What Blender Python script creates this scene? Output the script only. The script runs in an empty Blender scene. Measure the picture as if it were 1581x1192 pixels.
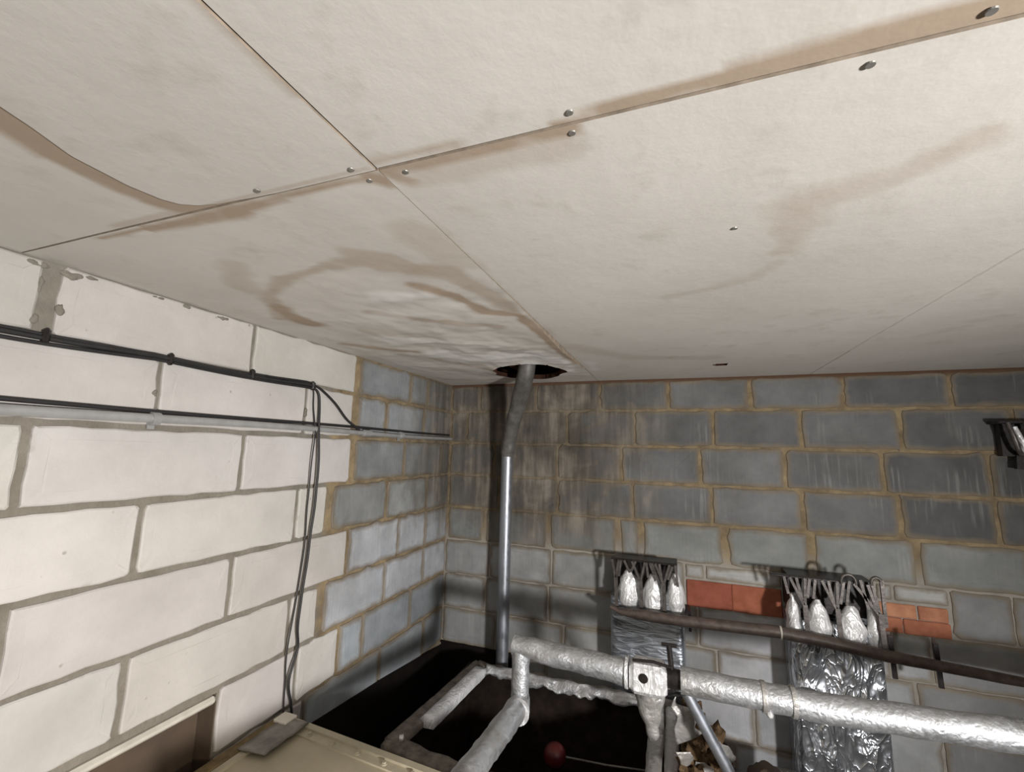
import bpy, math, random
import numpy as np
from mathutils import Vector, Matrix, noise as mnoise

S = bpy.context.scene
COL = S.collection
random.seed(7)
rng = np.random.default_rng(11)

# ------------------------------------------------------------------ camera
cam_data = bpy.data.cameras.new('camera')
cam = bpy.data.objects.new('camera', cam_data); COL.objects.link(cam)
RT = Vector((0.9389641, 0.3432173, 0.0234141)); UP = Vector((0.0277996, -0.1435397, 0.989254)); FW = Vector((-0.342890, 0.9282231, 0.1443200))
M = Matrix((RT, UP, -FW)).transposed().to_4x4(); M.translation = Vector((1.546, -2.892, 1.834))
cam.matrix_world = M
cam_data.sensor_width = 36.0
cam_data.lens = 36.0 * 676.9 / 1581.0
cam_data.clip_start = 0.02
S.camera = cam

# ------------------------------------------------------------------ world, lamps, exposure
S.view_settings.view_transform = 'Standard'
S.view_settings.look = 'None'
S.view_settings.exposure = 0.0
S.view_settings.gamma = 1.0
S.view_settings.use_curve_mapping = False
W = bpy.data.worlds.new('daylight'); S.world = W; W.use_nodes = True
W.node_tree.nodes['Background'].inputs[0].default_value = (0.75, 0.82, 0.95, 1)
W.node_tree.nodes['Background'].inputs[1].default_value = 0.12

def area(name, loc, direction, sx, sy, power, color):
    l = bpy.data.lights.new(name, 'AREA'); l.shape = 'RECTANGLE'; l.size = sx; l.size_y = sy
    l.energy = power; l.color = color
    o = bpy.data.objects.new(name, l); COL.objects.link(o); o.location = loc
    o.rotation_euler = Vector(direction).to_track_quat('-Z', 'Z').to_euler()
    return o
# lamp inside the room at right; unseen soft fill added behind the camera
flood = area('site_floodlight', (3.45, -3.55, 1.36), (-1.0, .62, 0.02), 0.20, 0.30, 94, (1.0, 0.98, 0.965))
flood.data.spread = math.radians(138)
area('rear_fill', (1.6, -4.47, 1.35), (0, 1, 0.0), 1.7, 0.9, 0.8, (0.93, 0.97, 1.0))
warm_spot = bpy.data.lights.new('warm_spot', 'SPOT'); warm_spot.energy = 55; warm_spot.color = (1.0, .86, .66); warm_spot.spot_size = math.radians(52); warm_spot.spot_blend = 1.0; warm_spot.shadow_soft_size = .04  # added warm spot, source unseen, to brighten the lower left wall
warm_spot_o = bpy.data.objects.new('warm_spot', warm_spot); COL.objects.link(warm_spot_o); warm_spot_o.location = (2.3, -3.5, 1.3)
warm_spot_o.rotation_euler = (Vector((0, -2.0, .98)) - Vector((2.3, -3.5, 1.3))).to_track_quat('-Z', 'Y').to_euler()

# ------------------------------------------------------------------ node helpers
def mat(name):
    m = bpy.data.materials.new(name); m.use_nodes = True
    nt = m.node_tree; b = nt.nodes['Principled BSDF']
    return m, nt, b
def N(nt, typ, **kw):
    n = nt.nodes.new(typ)
    for k, v in kw.items():
        if k.startswith('i_'):
            key = k[2:]; n.inputs[int(key) if key.isdigit() else key.replace('_', ' ')].default_value = v
        else: setattr(n, k, v)
    return n
def noise_tex(nt, scale, detail=4, rough=.55, vec=None, dist=0.0):
    n = N(nt, 'ShaderNodeTexNoise', i_Scale=scale, i_Detail=detail, i_Roughness=rough, i_Distortion=dist)
    if vec is not None: nt.links.new(vec, n.inputs['Vector'])
    return n.outputs['Fac']
def ramp(nt, fac, a, b, ca=(0, 0, 0, 1), cb=(1, 1, 1, 1)):
    r = N(nt, 'ShaderNodeValToRGB'); e = r.color_ramp.elements
    e[0].position = a; e[1].position = b; e[0].color = ca; e[1].color = cb
    nt.links.new(fac, r.inputs[0]); return r.outputs[0]
def mixc(nt, fac, a, b, mode='MIX'):
    n = N(nt, 'ShaderNodeMix', data_type='RGBA', blend_type=mode)
    for sock, v in ((n.inputs[0], fac), (n.inputs[6], a), (n.inputs[7], b)):
        if isinstance(v, (int, float)): sock.default_value = v
        elif isinstance(v, tuple): sock.default_value = v if len(v) == 4 else v + (1,)
        else: nt.links.new(v, sock)
    return n.outputs[2]
def math_n(nt, op, a, b=0.0):
    n = N(nt, 'ShaderNodeMath', operation=op)
    for sock, v in ((n.inputs[0], a), (n.inputs[1], b)):
        if isinstance(v, (int, float)): sock.default_value = v
        else: nt.links.new(v, sock)
    return n.outputs[0]
def geo_pos(nt): return N(nt, 'ShaderNodeNewGeometry').outputs['Position']
def mapped(nt, vec, scale):
    n = N(nt, 'ShaderNodeVectorMath', operation='MULTIPLY'); nt.links.new(vec, n.inputs[0]); n.inputs[1].default_value = scale
    return n.outputs[0]
def bump(nt, b, h, strength, dist=0.01):
    n = N(nt, 'ShaderNodeBump', i_Strength=strength, i_Distance=dist); nt.links.new(h, n.inputs['Height']); nt.links.new(n.outputs[0], b.inputs['Normal'])
def ci(c): return tuple(c) + (1,)

def plain(name, col, rough=.6, metal=0.0, var=.25, scale=25, bmp=.15, spec=.4):
    m, nt, b = mat(name); p = geo_pos(nt)
    n = noise_tex(nt, scale, 5, .6, p)
    lo = tuple(c * (1 - var) for c in col); hi = tuple(min(1, c * (1 + var)) for c in col)
    nt.links.new(ramp(nt, n, .3, .7, ci(lo), ci(hi)), b.inputs['Base Color'])
    b.inputs['Roughness'].default_value = rough; b.inputs['Metallic'].default_value = metal
    b.inputs['Specular IOR Level'].default_value = spec
    if bmp: bump(nt, b, n, bmp)
    return m

# white aerated block
m, nt, b = mat('white_block'); p = geo_pos(nt)
n1 = noise_tex(nt, 3.0, 5, .6, p); n2 = noise_tex(nt, 60, 3, .6, p)
c = ramp(nt, n1, .3, .72, (.415, .395, .368, 1), (.54, .518, .487, 1))
oi = N(nt, 'ShaderNodeObjectInfo')
c = mixc(nt, 1.0, c, oi.outputs['Color'], 'MULTIPLY')
pits = N(nt, 'ShaderNodeTexVoronoi', i_Scale=22.0); nt.links.new(p, pits.inputs['Vector'])
pm = ramp(nt, pits.outputs['Distance'], .05, .13, (1, 1, 1, 1), (0, 0, 0, 1))
pm2 = math_n(nt, 'MULTIPLY', pm, ramp(nt, noise_tex(nt, 5, 2, .5, p), .56, .66))
c = mixc(nt, pm2, c, (.30, .27, .235, 1))
ed = N(nt, 'ShaderNodeAttribute', attribute_name='edge').outputs['Fac']
em = ramp(nt, math_n(nt, 'MULTIPLY', ed, ramp(nt, noise_tex(nt, 9, 4, .7, p), .45, .75)), .35, .8)
c = mixc(nt, math_n(nt, 'MULTIPLY', em, .55), c, (.27, .24, .20, 1))
nt.links.new(c, b.inputs['Base Color']); b.inputs['Roughness'].default_value = .85; b.inputs['Specular IOR Level'].default_value = .2
hh = math_n(nt, 'ADD', math_n(nt, 'MULTIPLY', n2, .5), math_n(nt, 'MULTIPLY', pm2, -1.5))
bump(nt, b, hh, .35, .006)
WHITE = m

# damp brown run in the corner under the leaking ceiling
def damp(nt, p, axis):
    sx = N(nt, 'ShaderNodeSeparateXYZ'); nt.links.new(p, sx.inputs[0])
    if axis == 'x': d = math_n(nt, 'SUBTRACT', 1.12, math_n(nt, 'MULTIPLY', math_n(nt, 'ABSOLUTE', math_n(nt, 'SUBTRACT', sx.outputs[0], .62)), 1.0))
    else: d = math_n(nt, 'ADD', .95, math_n(nt, 'MULTIPLY', sx.outputs[1], 1.25))
    zz = N(nt, 'ShaderNodeClamp'); nt.links.new(math_n(nt, 'MULTIPLY', math_n(nt, 'SUBTRACT', sx.outputs[2], 1.02), 1.9), zz.inputs[0])
    streak = noise_tex(nt, 1.0, 4, .6, mapped(nt, p, (15, 15, 1.7)))
    blot = noise_tex(nt, 4.2, 4, .6, p, .6)
    mixn = math_n(nt, 'ADD', math_n(nt, 'MULTIPLY', streak, .55), math_n(nt, 'MULTIPLY', blot, .45))
    dm = ramp(nt, math_n(nt, 'ADD', math_n(nt, 'MULTIPLY', d, zz.outputs[0]), math_n(nt, 'MULTIPLY', math_n(nt, 'SUBTRACT', blot, .5), 1.2)), .22, .74)
    r_ = N(nt, 'ShaderNodeValToRGB'); e = r_.color_ramp.elements
    e[0].position = .38; e[0].color = (.040, .037, .031, 1); e[1].position = .63; e[1].color = (.27, .235, .19, 1)
    k = e.new(.50); k.color = (.115, .098, .077, 1)
    nt.links.new(mixn, r_.inputs[0])
    return dm, r_.outputs[0]

# dense grey block, combed and smeared with sandy mortar
def grey_block(name, axis):
    m, nt, b = mat(name); p = geo_pos(nt)
    oi = N(nt, 'ShaderNodeObjectInfo')
    base = oi.outputs['Color']
    st = noise_tex(nt, 1.0, 3, .6, mapped(nt, p, (70, 70, 3)))
    n1 = noise_tex(nt, 6.0, 5, .65, p)
    c = mixc(nt, math_n(nt, 'MULTIPLY', ramp(nt, n1, .35, .7), .6), base, mixc(nt, 1.0, base, (1.6, 1.55, 1.5, 1), 'MULTIPLY'))
    # combed light streaks in patches
    patch = ramp(nt, noise_tex(nt, 3.2, 2, .5, p), .5, .62)
    c = mixc(nt, math_n(nt, 'MULTIPLY', math_n(nt, 'MULTIPLY', ramp(nt, st, .52, .66), patch), .32), c, (.36, .36, .345, 1))
    # sandy mortar smeared over edges
    ed = N(nt, 'ShaderNodeAttribute', attribute_name='edge').outputs['Fac']
    sm = noise_tex(nt, 7.0, 5, .65, p)
    e2 = ramp(nt, math_n(nt, 'ADD', math_n(nt, 'MULTIPLY', ed, .62), math_n(nt, 'MULTIPLY', sm, .8)), .54, .90)
    sand = ramp(nt, noise_tex(nt, 5, 3, .6, p), .3, .7, (.15, .122, .088, 1), (.25, .20, .135, 1))
    c = mixc(nt, math_n(nt, 'MULTIPLY', e2, .8), c, sand)
    dm, dc = damp(nt, p, axis)
    c = mixc(nt, math_n(nt, 'MULTIPLY', dm, .86), c, dc)
    big = noise_tex(nt, 1.7, 4, .6, p, .4)
    c = mixc(nt, 1.0, c, ramp(nt, big, .32, .68, (.72, .70, .67, 1), (1.12, 1.12, 1.12, 1)), 'MULTIPLY')
    nt.links.new(c, b.inputs['Base Color']); b.inputs['Roughness'].default_value = .82; b.inputs['Specular IOR Level'].default_value = .25
    bump(nt, b, math_n(nt, 'ADD', st, n1), .35, .006)
    return m
GREY_B = grey_block('grey_block_back', 'x'); GREY_L = grey_block('grey_block_left', 'y')

# mortars
def mortar(name, sand_low, lowz=1.2):
    m, nt, b = mat(name); p = geo_pos(nt)
    sx = N(nt, 'ShaderNodeSeparateXYZ'); nt.links.new(p, sx.inputs[0])
    n = noise_tex(nt, 9, 5, .65, p); n2 = noise_tex(nt, 45, 4, .6, p)
    sand = ramp(nt, n, .3, .72, (.13, .098, .062, 1), (.34, .262, .155, 1))
    pale = ramp(nt, n, .3, .7, (.24, .22, .19, 1), (.40, .37, .33, 1))
    grey = ramp(nt, n, .3, .7, (.155, .138, .112, 1), (.235, .212, .178, 1))
    if name == 'mortar_back':
        z = math_n(nt, 'ADD', sx.outputs[2], math_n(nt, 'MULTIPLY', math_n(nt, 'SUBTRACT', n, .5), .35))
        c = mixc(nt, ramp(nt, math_n(nt, 'MULTIPLY', z, .4), 1.2 * .4, 1.32 * .4), pale, sand)
        dm, dc = damp(nt, p, 'x'); c = mixc(nt, math_n(nt, 'MULTIPLY', dm, .62), c, dc)
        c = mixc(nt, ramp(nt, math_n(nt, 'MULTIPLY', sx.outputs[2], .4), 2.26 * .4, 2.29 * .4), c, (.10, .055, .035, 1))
    else:
        y = math_n(nt, 'ADD', math_n(nt, 'ADD', sx.outputs[1], 1.20), math_n(nt, 'MULTIPLY', math_n(nt, 'SUBTRACT', n, .5), .12))
        c = mixc(nt, ramp(nt, math_n(nt, 'ADD', math_n(nt, 'MULTIPLY', y, 4.0), .5), .4, .6), grey, sand)
        dm, dc = damp(nt, p, 'y'); c = mixc(nt, math_n(nt, 'MULTIPLY', dm, .55), c, dc)
    nt.links.new(c, b.inputs['Base Color']); b.inputs['Roughness'].default_value = .9; b.inputs['Specular IOR Level'].default_value = .15
    bump(nt, b, n2, .6, .008)
    return m
MORT_L = mortar('mortar_left', True); MORT_B = mortar('mortar_back', True)

# plasterboard with water staining
m, nt, b = mat('plasterboard'); p = geo_pos(nt)
n1 = noise_tex(nt, 1.6, 5, .6, p); n2 = noise_tex(nt, 9, 5, .65, p)
c = ramp(nt, n1, .3, .7, (.575, .54, .49, 1), (.665, .63, .58, 1))
c = mixc(nt, ramp(nt, n2, .56, .78), c, (.52, .485, .43, 1))
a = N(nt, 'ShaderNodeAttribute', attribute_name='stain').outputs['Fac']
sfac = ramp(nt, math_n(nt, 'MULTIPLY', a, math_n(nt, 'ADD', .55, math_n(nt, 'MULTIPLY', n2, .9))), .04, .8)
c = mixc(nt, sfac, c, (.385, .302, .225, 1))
a2 = N(nt, 'ShaderNodeAttribute', attribute_name='skim').outputs['Fac']
c = mixc(nt, math_n(nt, 'MULTIPLY', a2, .8), c, (.80, .79, .77, 1))
nt.links.new(c, b.inputs['Base Color']); b.inputs['Roughness'].default_value = .75; b.inputs['Specular IOR Level'].default_value = .3
bump(nt, b, math_n(nt, 'ADD', n2, noise_tex(nt, 3.5, 4, .6, p)), .18, .01)
BOARD = m

def foil(name, scale, rough, col=(.80, .81, .83), strength=.8, dirt=.35, metal=.9):
    m, nt, b = mat(name); p = geo_pos(nt)
    v = N(nt, 'ShaderNodeTexVoronoi', i_Scale=scale, feature='SMOOTH_F1'); 
    wp = N(nt, 'ShaderNodeVectorMath', operation='ADD'); nt.links.new(p, wp.inputs[0])
    nn = N(nt, 'ShaderNodeTexNoise', i_Scale=scale * .4, i_Detail=4.0)
    sc = N(nt, 'ShaderNodeVectorMath', operation='SCALE'); nt.links.new(nn.outputs['Color'], sc.inputs[0]); sc.inputs['Scale'].default_value = .15
    nt.links.new(p, nn.inputs['Vector']); nt.links.new(sc.outputs[0], wp.inputs[1]); nt.links.new(wp.outputs[0], v.inputs['Vector'])
    f = noise_tex(nt, scale * 1.2, 5, .6, p)
    h = math_n(nt, 'ADD', v.outputs['Distance'], math_n(nt, 'MULTIPLY', f, .6))
    d = ramp(nt, noise_tex(nt, 8, 5, .7, p), .5, .8)
    c = mixc(nt, math_n(nt, 'MULTIPLY', d, dirt), ci(col), (.30, .26, .21, 1))
    nt.links.new(c, b.inputs['Base Color'])
    b.inputs['Metallic'].default_value = metal
    nt.links.new(ramp(nt, f, .3, .8, (rough * .7,) * 3 + (1,), (min(1, rough * 1.5),) * 3 + (1,)), b.inputs['Roughness'])
    bump(nt, b, h, strength, .012)
    return m
def creased(name, scale, col, rough, strength, metal, stretch=(1, 1, .55)):
    m, nt, b = mat(name); p = mapped(nt, geo_pos(nt), stretch)
    h = None
    for k, (sc_, wt) in enumerate(((scale, 1.0), (scale * 2.2, .55), (scale * 4.5, .22))):
        n = noise_tex(nt, sc_, 1.5, .5, p, 1.6)
        rg = math_n(nt, 'MULTIPLY', math_n(nt, 'POWER', math_n(nt, 'ABSOLUTE', math_n(nt, 'SUBTRACT', n, .5)), .6), -wt * 2)
        h = rg if h is None else math_n(nt, 'ADD', h, rg)
    d = ramp(nt, noise_tex(nt, 6, 5, .7, p), .45, .75)
    nt.links.new(mixc(nt, math_n(nt, 'MULTIPLY', d, .3), ci(col), (.26, .25, .24, 1)), b.inputs['Base Color'])
    b.inputs['Metallic'].default_value = metal; b.inputs['Roughness'].default_value = rough
    bump(nt, b, h, strength, .03)
    return m
FOIL_DUCT = creased('crinkled_foil', 3.6, (.66, .69, .74), .27, .55, .92)
FOIL_FLAT = creased('smooth_foil', 4, (.58, .62, .68), .34, .22, .92, (.5, .5, 2.2))
FOIL_PALE = creased('foil_pale', 12, (.80, .80, .82), .45, .3, .3)
FOIL_LOBE = creased('foil_bright', 8, (.84, .84, .84), .48, .3, .45)
FOIL_PIPE = foil('foil_lagging', 45, .5, (.55, .56, .575), .25, .75, .8)
FOIL_RIM = foil('foil_dull', 30, .5, (.48, .465, .44), .5, .75, .6)
GALV = foil('galvanised_steel', 14, .42, (.40, .42, .46), .06, .2)
GALV_DULL = plain('dull_flue', (.19, .18, .17), .5, .6, .35, 18, .15)
BROWN_PIPE = plain('rusty_brown_pipe', (.098, .074, .062), .45, .1, .35, 30, .2)
BLACK = plain('black_steel', (.022, .018, .017), .34, .3, .4, 40, .1, .5)
STRAP = plain('strap_steel', (.105, .092, .084), .38, .35, .5, 35, .15)
RUBBER = plain('black_cable', (.022, .021, .021), .5, 0, .2, 30, 0)
CONDUIT = plain('grey_conduit', (.36, .36, .355), .4, .3, .12, 20, .05)
BEIGE = plain('beige_grp', (.44, .385, .275), .6, 0, .1, 7, .1)
BEIGE_EDGE = plain('beige_edge', (.46, .41, .30), .6, 0, .1, 12, .1)
TAPE = plain('grey_tape', (.24, .225, .20), .5, .2, .35, 16, .2)
WHITE_CARD = plain('white_card', (.68, .64, .56), .8, 0, .05, 20, .05)
WOOD = plain('old_timber', (.20, .145, .07), .8, 0, .4, 14, .3)
DARK_BOARD = plain('dark_brown_board', (.085, .060, .042), .7, 0, .25, 6, .1)
LINTEL = plain('pale_cement', (.50, .47, .41), .8, 0, .12, 20, .2)
NEAR_BLACK = plain('near_black', (.008, .006, .005), .75, 0, .3, 20, .2, .15)
RUST = plain('rusty_steel', (.018, .012, .009), .8, .2, .6, 12, .4, .2)
RIM = plain('rim_scale', (.20, .175, .15), .7, .3, .5, 22, .4)
VOIDM = plain('void_timber', (.045, .020, .012), .9, 0, .5, 9, .2, .1)
RED = plain('red_plastic', (.08, .010, .009), .45, 0, .2, 15, .05)
FIBRE = plain('glass_fibre', (.105, .068, .038), .95, 0, .85, 24, .8, .05)
BOARD_EDGE = plain('board_edge', (.25, .20, .15), .9, 0, .3, 30, .1)
SCREW = plain('screw_head', (.26, .25, .225), .5, .5, .2, 50, 0)
CONCRETE = plain('concrete', (.07, .066, .06), .9, 0, .25, 6, .3)
PAINT = plain('room_wall_paint', (.05, .048, .045), .85, 0, .12, 3, .15)
OFFCUT = plain('pale_offcut', (.36, .35, .31), .8, 0, .3, 18, .3)
m, nt, b = mat('terracotta'); p = geo_pos(nt); oi = N(nt, 'ShaderNodeObjectInfo')
n = noise_tex(nt, 14, 5, .65, p)
c = mixc(nt, ramp(nt, n, .35, .75), oi.outputs['Color'], mixc(nt, 1.0, oi.outputs['Color'], (.62, .55, .5, 1), 'MULTIPLY'))
nt.links.new(c, b.inputs['Base Color']); b.inputs['Roughness'].default_value = .85; bump(nt, b, n, .4, .006)
CLAY = m

# ------------------------------------------------------------------ object helpers
def ob(name, verts, faces, material, parent=None, smooth=False, attrs=None, kind=None):
    me = bpy.data.meshes.new(name)
    me.from_pydata([tuple(map(float, v)) for v in verts], [], faces); me.update()
    me.materials.append(material)
    if smooth: me.polygons.foreach_set('use_smooth', [True] * len(me.polygons))
    if attrs:
        for k, arr in attrs.items():
            at = me.attributes.new(k, 'FLOAT', 'POINT'); at.data.foreach_set('value', np.asarray(arr, dtype=np.float32))
    o = bpy.data.objects.new(name, me); COL.objects.link(o)
    if parent is not None: o.parent = parent
    if kind: o['kind'] = kind
    return o
def thing(name, label, cat, loc=(0, 0, 0), group=None):
    o = bpy.data.objects.new(name, None); COL.objects.link(o); o.empty_display_size = .05
    o['label'] = label; o['category'] = cat
    if group: o['group'] = group
    return o
def tag(o, label, cat, group=None):
    o['label'] = label; o['category'] = cat
    if group: o['group'] = group
    return o
class MB:
    def __init__(s): s.v = []; s.f = []
    def add(s, v, f):
        k = len(s.v); s.v += [tuple(x) for x in v]; s.f += [tuple(i + k for i in q) for q in f]; return s
    def box(s, a, b):
        (x0, y0, z0), (x1, y1, z1) = a, b
        return s.add([(x0, y0, z0), (x1, y0, z0), (x1, y1, z0), (x0, y1, z0), (x0, y0, z1), (x1, y0, z1), (x1, y1, z1), (x0, y1, z1)],
                     [(0, 3, 2, 1), (4, 5, 6, 7), (0, 1, 5, 4), (1, 2, 6, 5), (2, 3, 7, 6), (3, 0, 4, 7)])
    def bevbox(s, a, b, r):
        # box with chamfered edges
        a = np.minimum(a, b); b2 = np.maximum(a, b); c = (a + b2) / 2; h = (b2 - a) / 2; r = min(r, *(h * .9))
        vs = []; idx = {}
        for sx in (-1, 1):
            for sy in (-1, 1):
                for sz in (-1, 1):
                    for ax in range(3):
                        q = h - r; q = q.copy(); q[ax] = h[ax]
                        idx[(sx, sy, sz, ax)] = len(vs); vs.append(tuple(c + np.array((sx, sy, sz)) * q))
        fs = []
        for ax in range(3):
            o1, o2 = [i for i in range(3) if i != ax]
            for sg in (-1, 1):
                q = []
                for (u, v) in ((-1, -1), (1, -1), (1, 1), (-1, 1)):
                    t = [0, 0, 0]; t[ax] = sg; t[o1] = u; t[o2] = v; q.append(idx[tuple(t) + (ax,)])
                fs.append(q)
        for ax in range(3):
            o1, o2 = [i for i in range(3) if i != ax]
            for u in (-1, 1):
                for v in (-1, 1):
                    def g(e, w):
                        t = [0, 0, 0]; t[ax] = e; t[o1] = u; t[o2] = v; return idx[tuple(t) + (w,)]
                    fs.append([g(-1, o1), g(1, o1), g(1, o2), g(-1, o2)])
        for sx in (-1, 1):
            for sy in (-1, 1):
                for sz in (-1, 1): fs.append([idx[(sx, sy, sz, k)] for k in range(3)])
        return s.add(vs, fs)
    def bar(s, p, q, w, h=None, up=(0, 0, 1)):
        p = Vector(p); q = Vector(q); d = (q - p).normalized(); u = Vector(up)
        if abs(d.dot(u)) > .95: u = Vector((0, 1, 0))
        sd = d.cross(u).normalized(); u = sd.cross(d); h = h or w
        vs = [c + sd * (a * w / 2) + u * (b_ * h / 2) for c in (p, q) for a, b_ in ((-1, -1), (1, -1), (1, 1), (-1, 1))]
        return s.add([tuple(v) for v in vs], [(0, 1, 2, 3), (7, 6, 5, 4), (0, 4, 5, 1), (1, 5, 6, 2), (2, 6, 7, 3), (3, 7, 4, 0)])
    def tube(s, path, r, n=16, step=None, jit=0.0, cap=True, fs=18.0, bend=None, seed=0.0):
        P = [Vector(p) for p in path]
        if bend:  # round the corners
            Q = [P[0]]
            for i in range(1, len(P) - 1):
                a, c, e = P[i - 1], P[i], P[i + 1]; k = min(bend, (a - c).length * .45, (e - c).length * .45)
                A = c + (a - c).normalized() * k; B = c + (e - c).normalized() * k
                for j in range(6):
                    t = j / 5; Q.append(A * (1 - t) ** 2 + c * 2 * t * (1 - t) + B * t * t)
            Q.append(P[-1]); P = Q
        if step:
            Q = [P[0]]
            for i in range(len(P) - 1):
                L = (P[i + 1] - P[i]).length; k = max(1, int(round(L / step)))
                Q += [P[i].lerp(P[i + 1], (j + 1) / k) for j in range(k)]
            P = Q
        R = r if callable(r) else (lambda t: r)
        vs = []; fs_ = []; u = None
        T = len(P) - 1
        for i, c in enumerate(P):
            d = ((P[min(i + 1, T)] - c).normalized() + (c - P[max(i - 1, 0)]).normalized())
            d = d.normalized() if d.length > 1e-6 else (P[min(i + 1, T)] - c).normalized()
            if u is None:
                u = d.cross(Vector((0, 0, 1)))
                if u.length < .05: u = d.cross(Vector((0, 1, 0)))
            u = (u - d * u.dot(d)).normalized(); w = d.cross(u)
            e1 = (P[min(i + 1, T)] - c).normalized() if i < T else None; e0 = (c - P[i - 1]).normalized() if i else None
            k = 1.0
            mdir = None
            if e0 is not None and e1 is not None and e0.dot(e1) < .98:
                mdir = (e1 - e0).normalized(); k = 1 / max(.35, math.sqrt(max(0, (1 + e0.dot(e1)) / 2)))
            for j in range(n):
                an = 2 * math.pi * j / n
                off = u * math.cos(an) + w * math.sin(an)
                if mdir is not None: off = off + mdir * off.dot(mdir) * (k - 1)
                rr = R(i / max(T, 1))
                q = c + off * rr
                if jit: q = q + off * (jit * mnoise.noise(q * fs + Vector((seed, 0, 0))))
                vs.append(tuple(q))
        for i in range(T):
            for j in range(n): fs_.append((i * n + j, i * n + (j + 1) % n, (i + 1) * n + (j + 1) % n, (i + 1) * n + j))
        if cap: fs_.append(tuple(range(n - 1, -1, -1))); fs_.append(tuple(T * n + j for j in range(n)))
        return s.add(vs, fs_)
    def cyl(s, c, axis, r, h, n=14, r2=None):
        c = Vector(c); a = Vector(axis).normalized()
        return s.tube([c, c + a * h], (lambda t: r + (r2 - r) * t) if r2 is not None else r, n)
    def sphere(s, c, r, sc=(1, 1, 1), nu=16, nv=10, jit=0, fs=20):
        vs = []; f = []
        for i in range(nv + 1):
            t = math.pi * i / nv
            for j in range(nu):
                a = 2 * math.pi * j / nu
                d = Vector((math.sin(t) * math.cos(a), math.sin(t) * math.sin(a), math.cos(t)))
                q = Vector(c) + Vector((d.x * sc[0], d.y * sc[1], d.z * sc[2])) * r
                if jit: q += d * jit * mnoise.noise(q * fs)
                vs.append(tuple(q))
        for i in range(nv):
            for j in range(nu): f.append((i * nu + j, (i + 1) * nu + j, (i + 1) * nu + (j + 1) % nu, i * nu + (j + 1) % nu))
        return s.add(vs, f)
    def build(s, name, material, parent=None, smooth=False, kind=None):
        o = ob(name, s.v, s.f, material, parent, smooth, None, kind)
        if smooth:
            me = o.data
            try: me.set_sharp_from_angle(angle=math.radians(50))
            except Exception: pass
        return o

# ------------------------------------------------------------------ the room shell
ZC = 2.300                      # ceiling underside
LINE = lambda k: 2.326 - .225 * k
floor = MB().box((-.3, -4.7, -.15), (4.3, .2, 0)).build('floor', CONCRETE, None, kind='structure')

# wall_left: mortar bed, with a recess low down where a block is left out
b_ = MB()
b_.box((-.25, -4.55, 0), (0, -2.62, 2.47)); b_.box((-.25, -1.652, 0), (0, .25, 2.47))
b_.box((-.25, -2.62, 0), (0, -1.652, .22)); b_.box((-.25, -2.62, .958), (0, -1.652, 2.47)); b_.box((-.25, -2.62, .22), (-.10, -1.652, .958))
wall_left = b_.build('wall_left', MORT_L, None, kind='structure')
MB().bevbox((-.10, -2.615, .225), (-.07, -1.657, .953), .004).build('recess_board', DARK_BOARD, wall_left)
MB().box((-.098, -1.6565, .225), (.002, -1.652, .930)).build('jamb_shade', DARK_BOARD, wall_left)  # dark sheet standing in for the shade on the recess jamb
MB().bevbox((-.085, -2.62, .930), (.016, -1.66, .957), .009).build('lintel_bar', LINTEL, wall_left)
wall_back = MB().box((0, 0, 0), (4.3, .25, 2.47)).build('wall_back', MORT_B, None, kind='structure')
b_ = MB()   # right wall with a daylight hatch
b_.box((3.95, -4.55, 0), (4.2, -3.85, 2.47)); b_.box((3.95, -3.05, 0), (4.2, 0, 2.47)); b_.box((3.95, -3.85, 1.75), (4.2, -3.05, 2.47)); b_.box((3.95, -3.85, 0), (4.2, -3.05, .95))
b_.build('wall_right', PAINT, None, kind='structure')
b_ = MB()   # wall behind the camera with a window opening
b_.box((0, -4.7, 0), (.65, -4.45, 2.47)); b_.box((2.55, -4.7, 0), (3.95, -4.45, 2.47)); b_.box((.65, -4.7, 0), (2.55, -4.45, .85)); b_.box((.65, -4.7, 1.85), (2.55, -4.45, 2.47))
b_.build('wall_front', PAINT, None, kind='structure')

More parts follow.
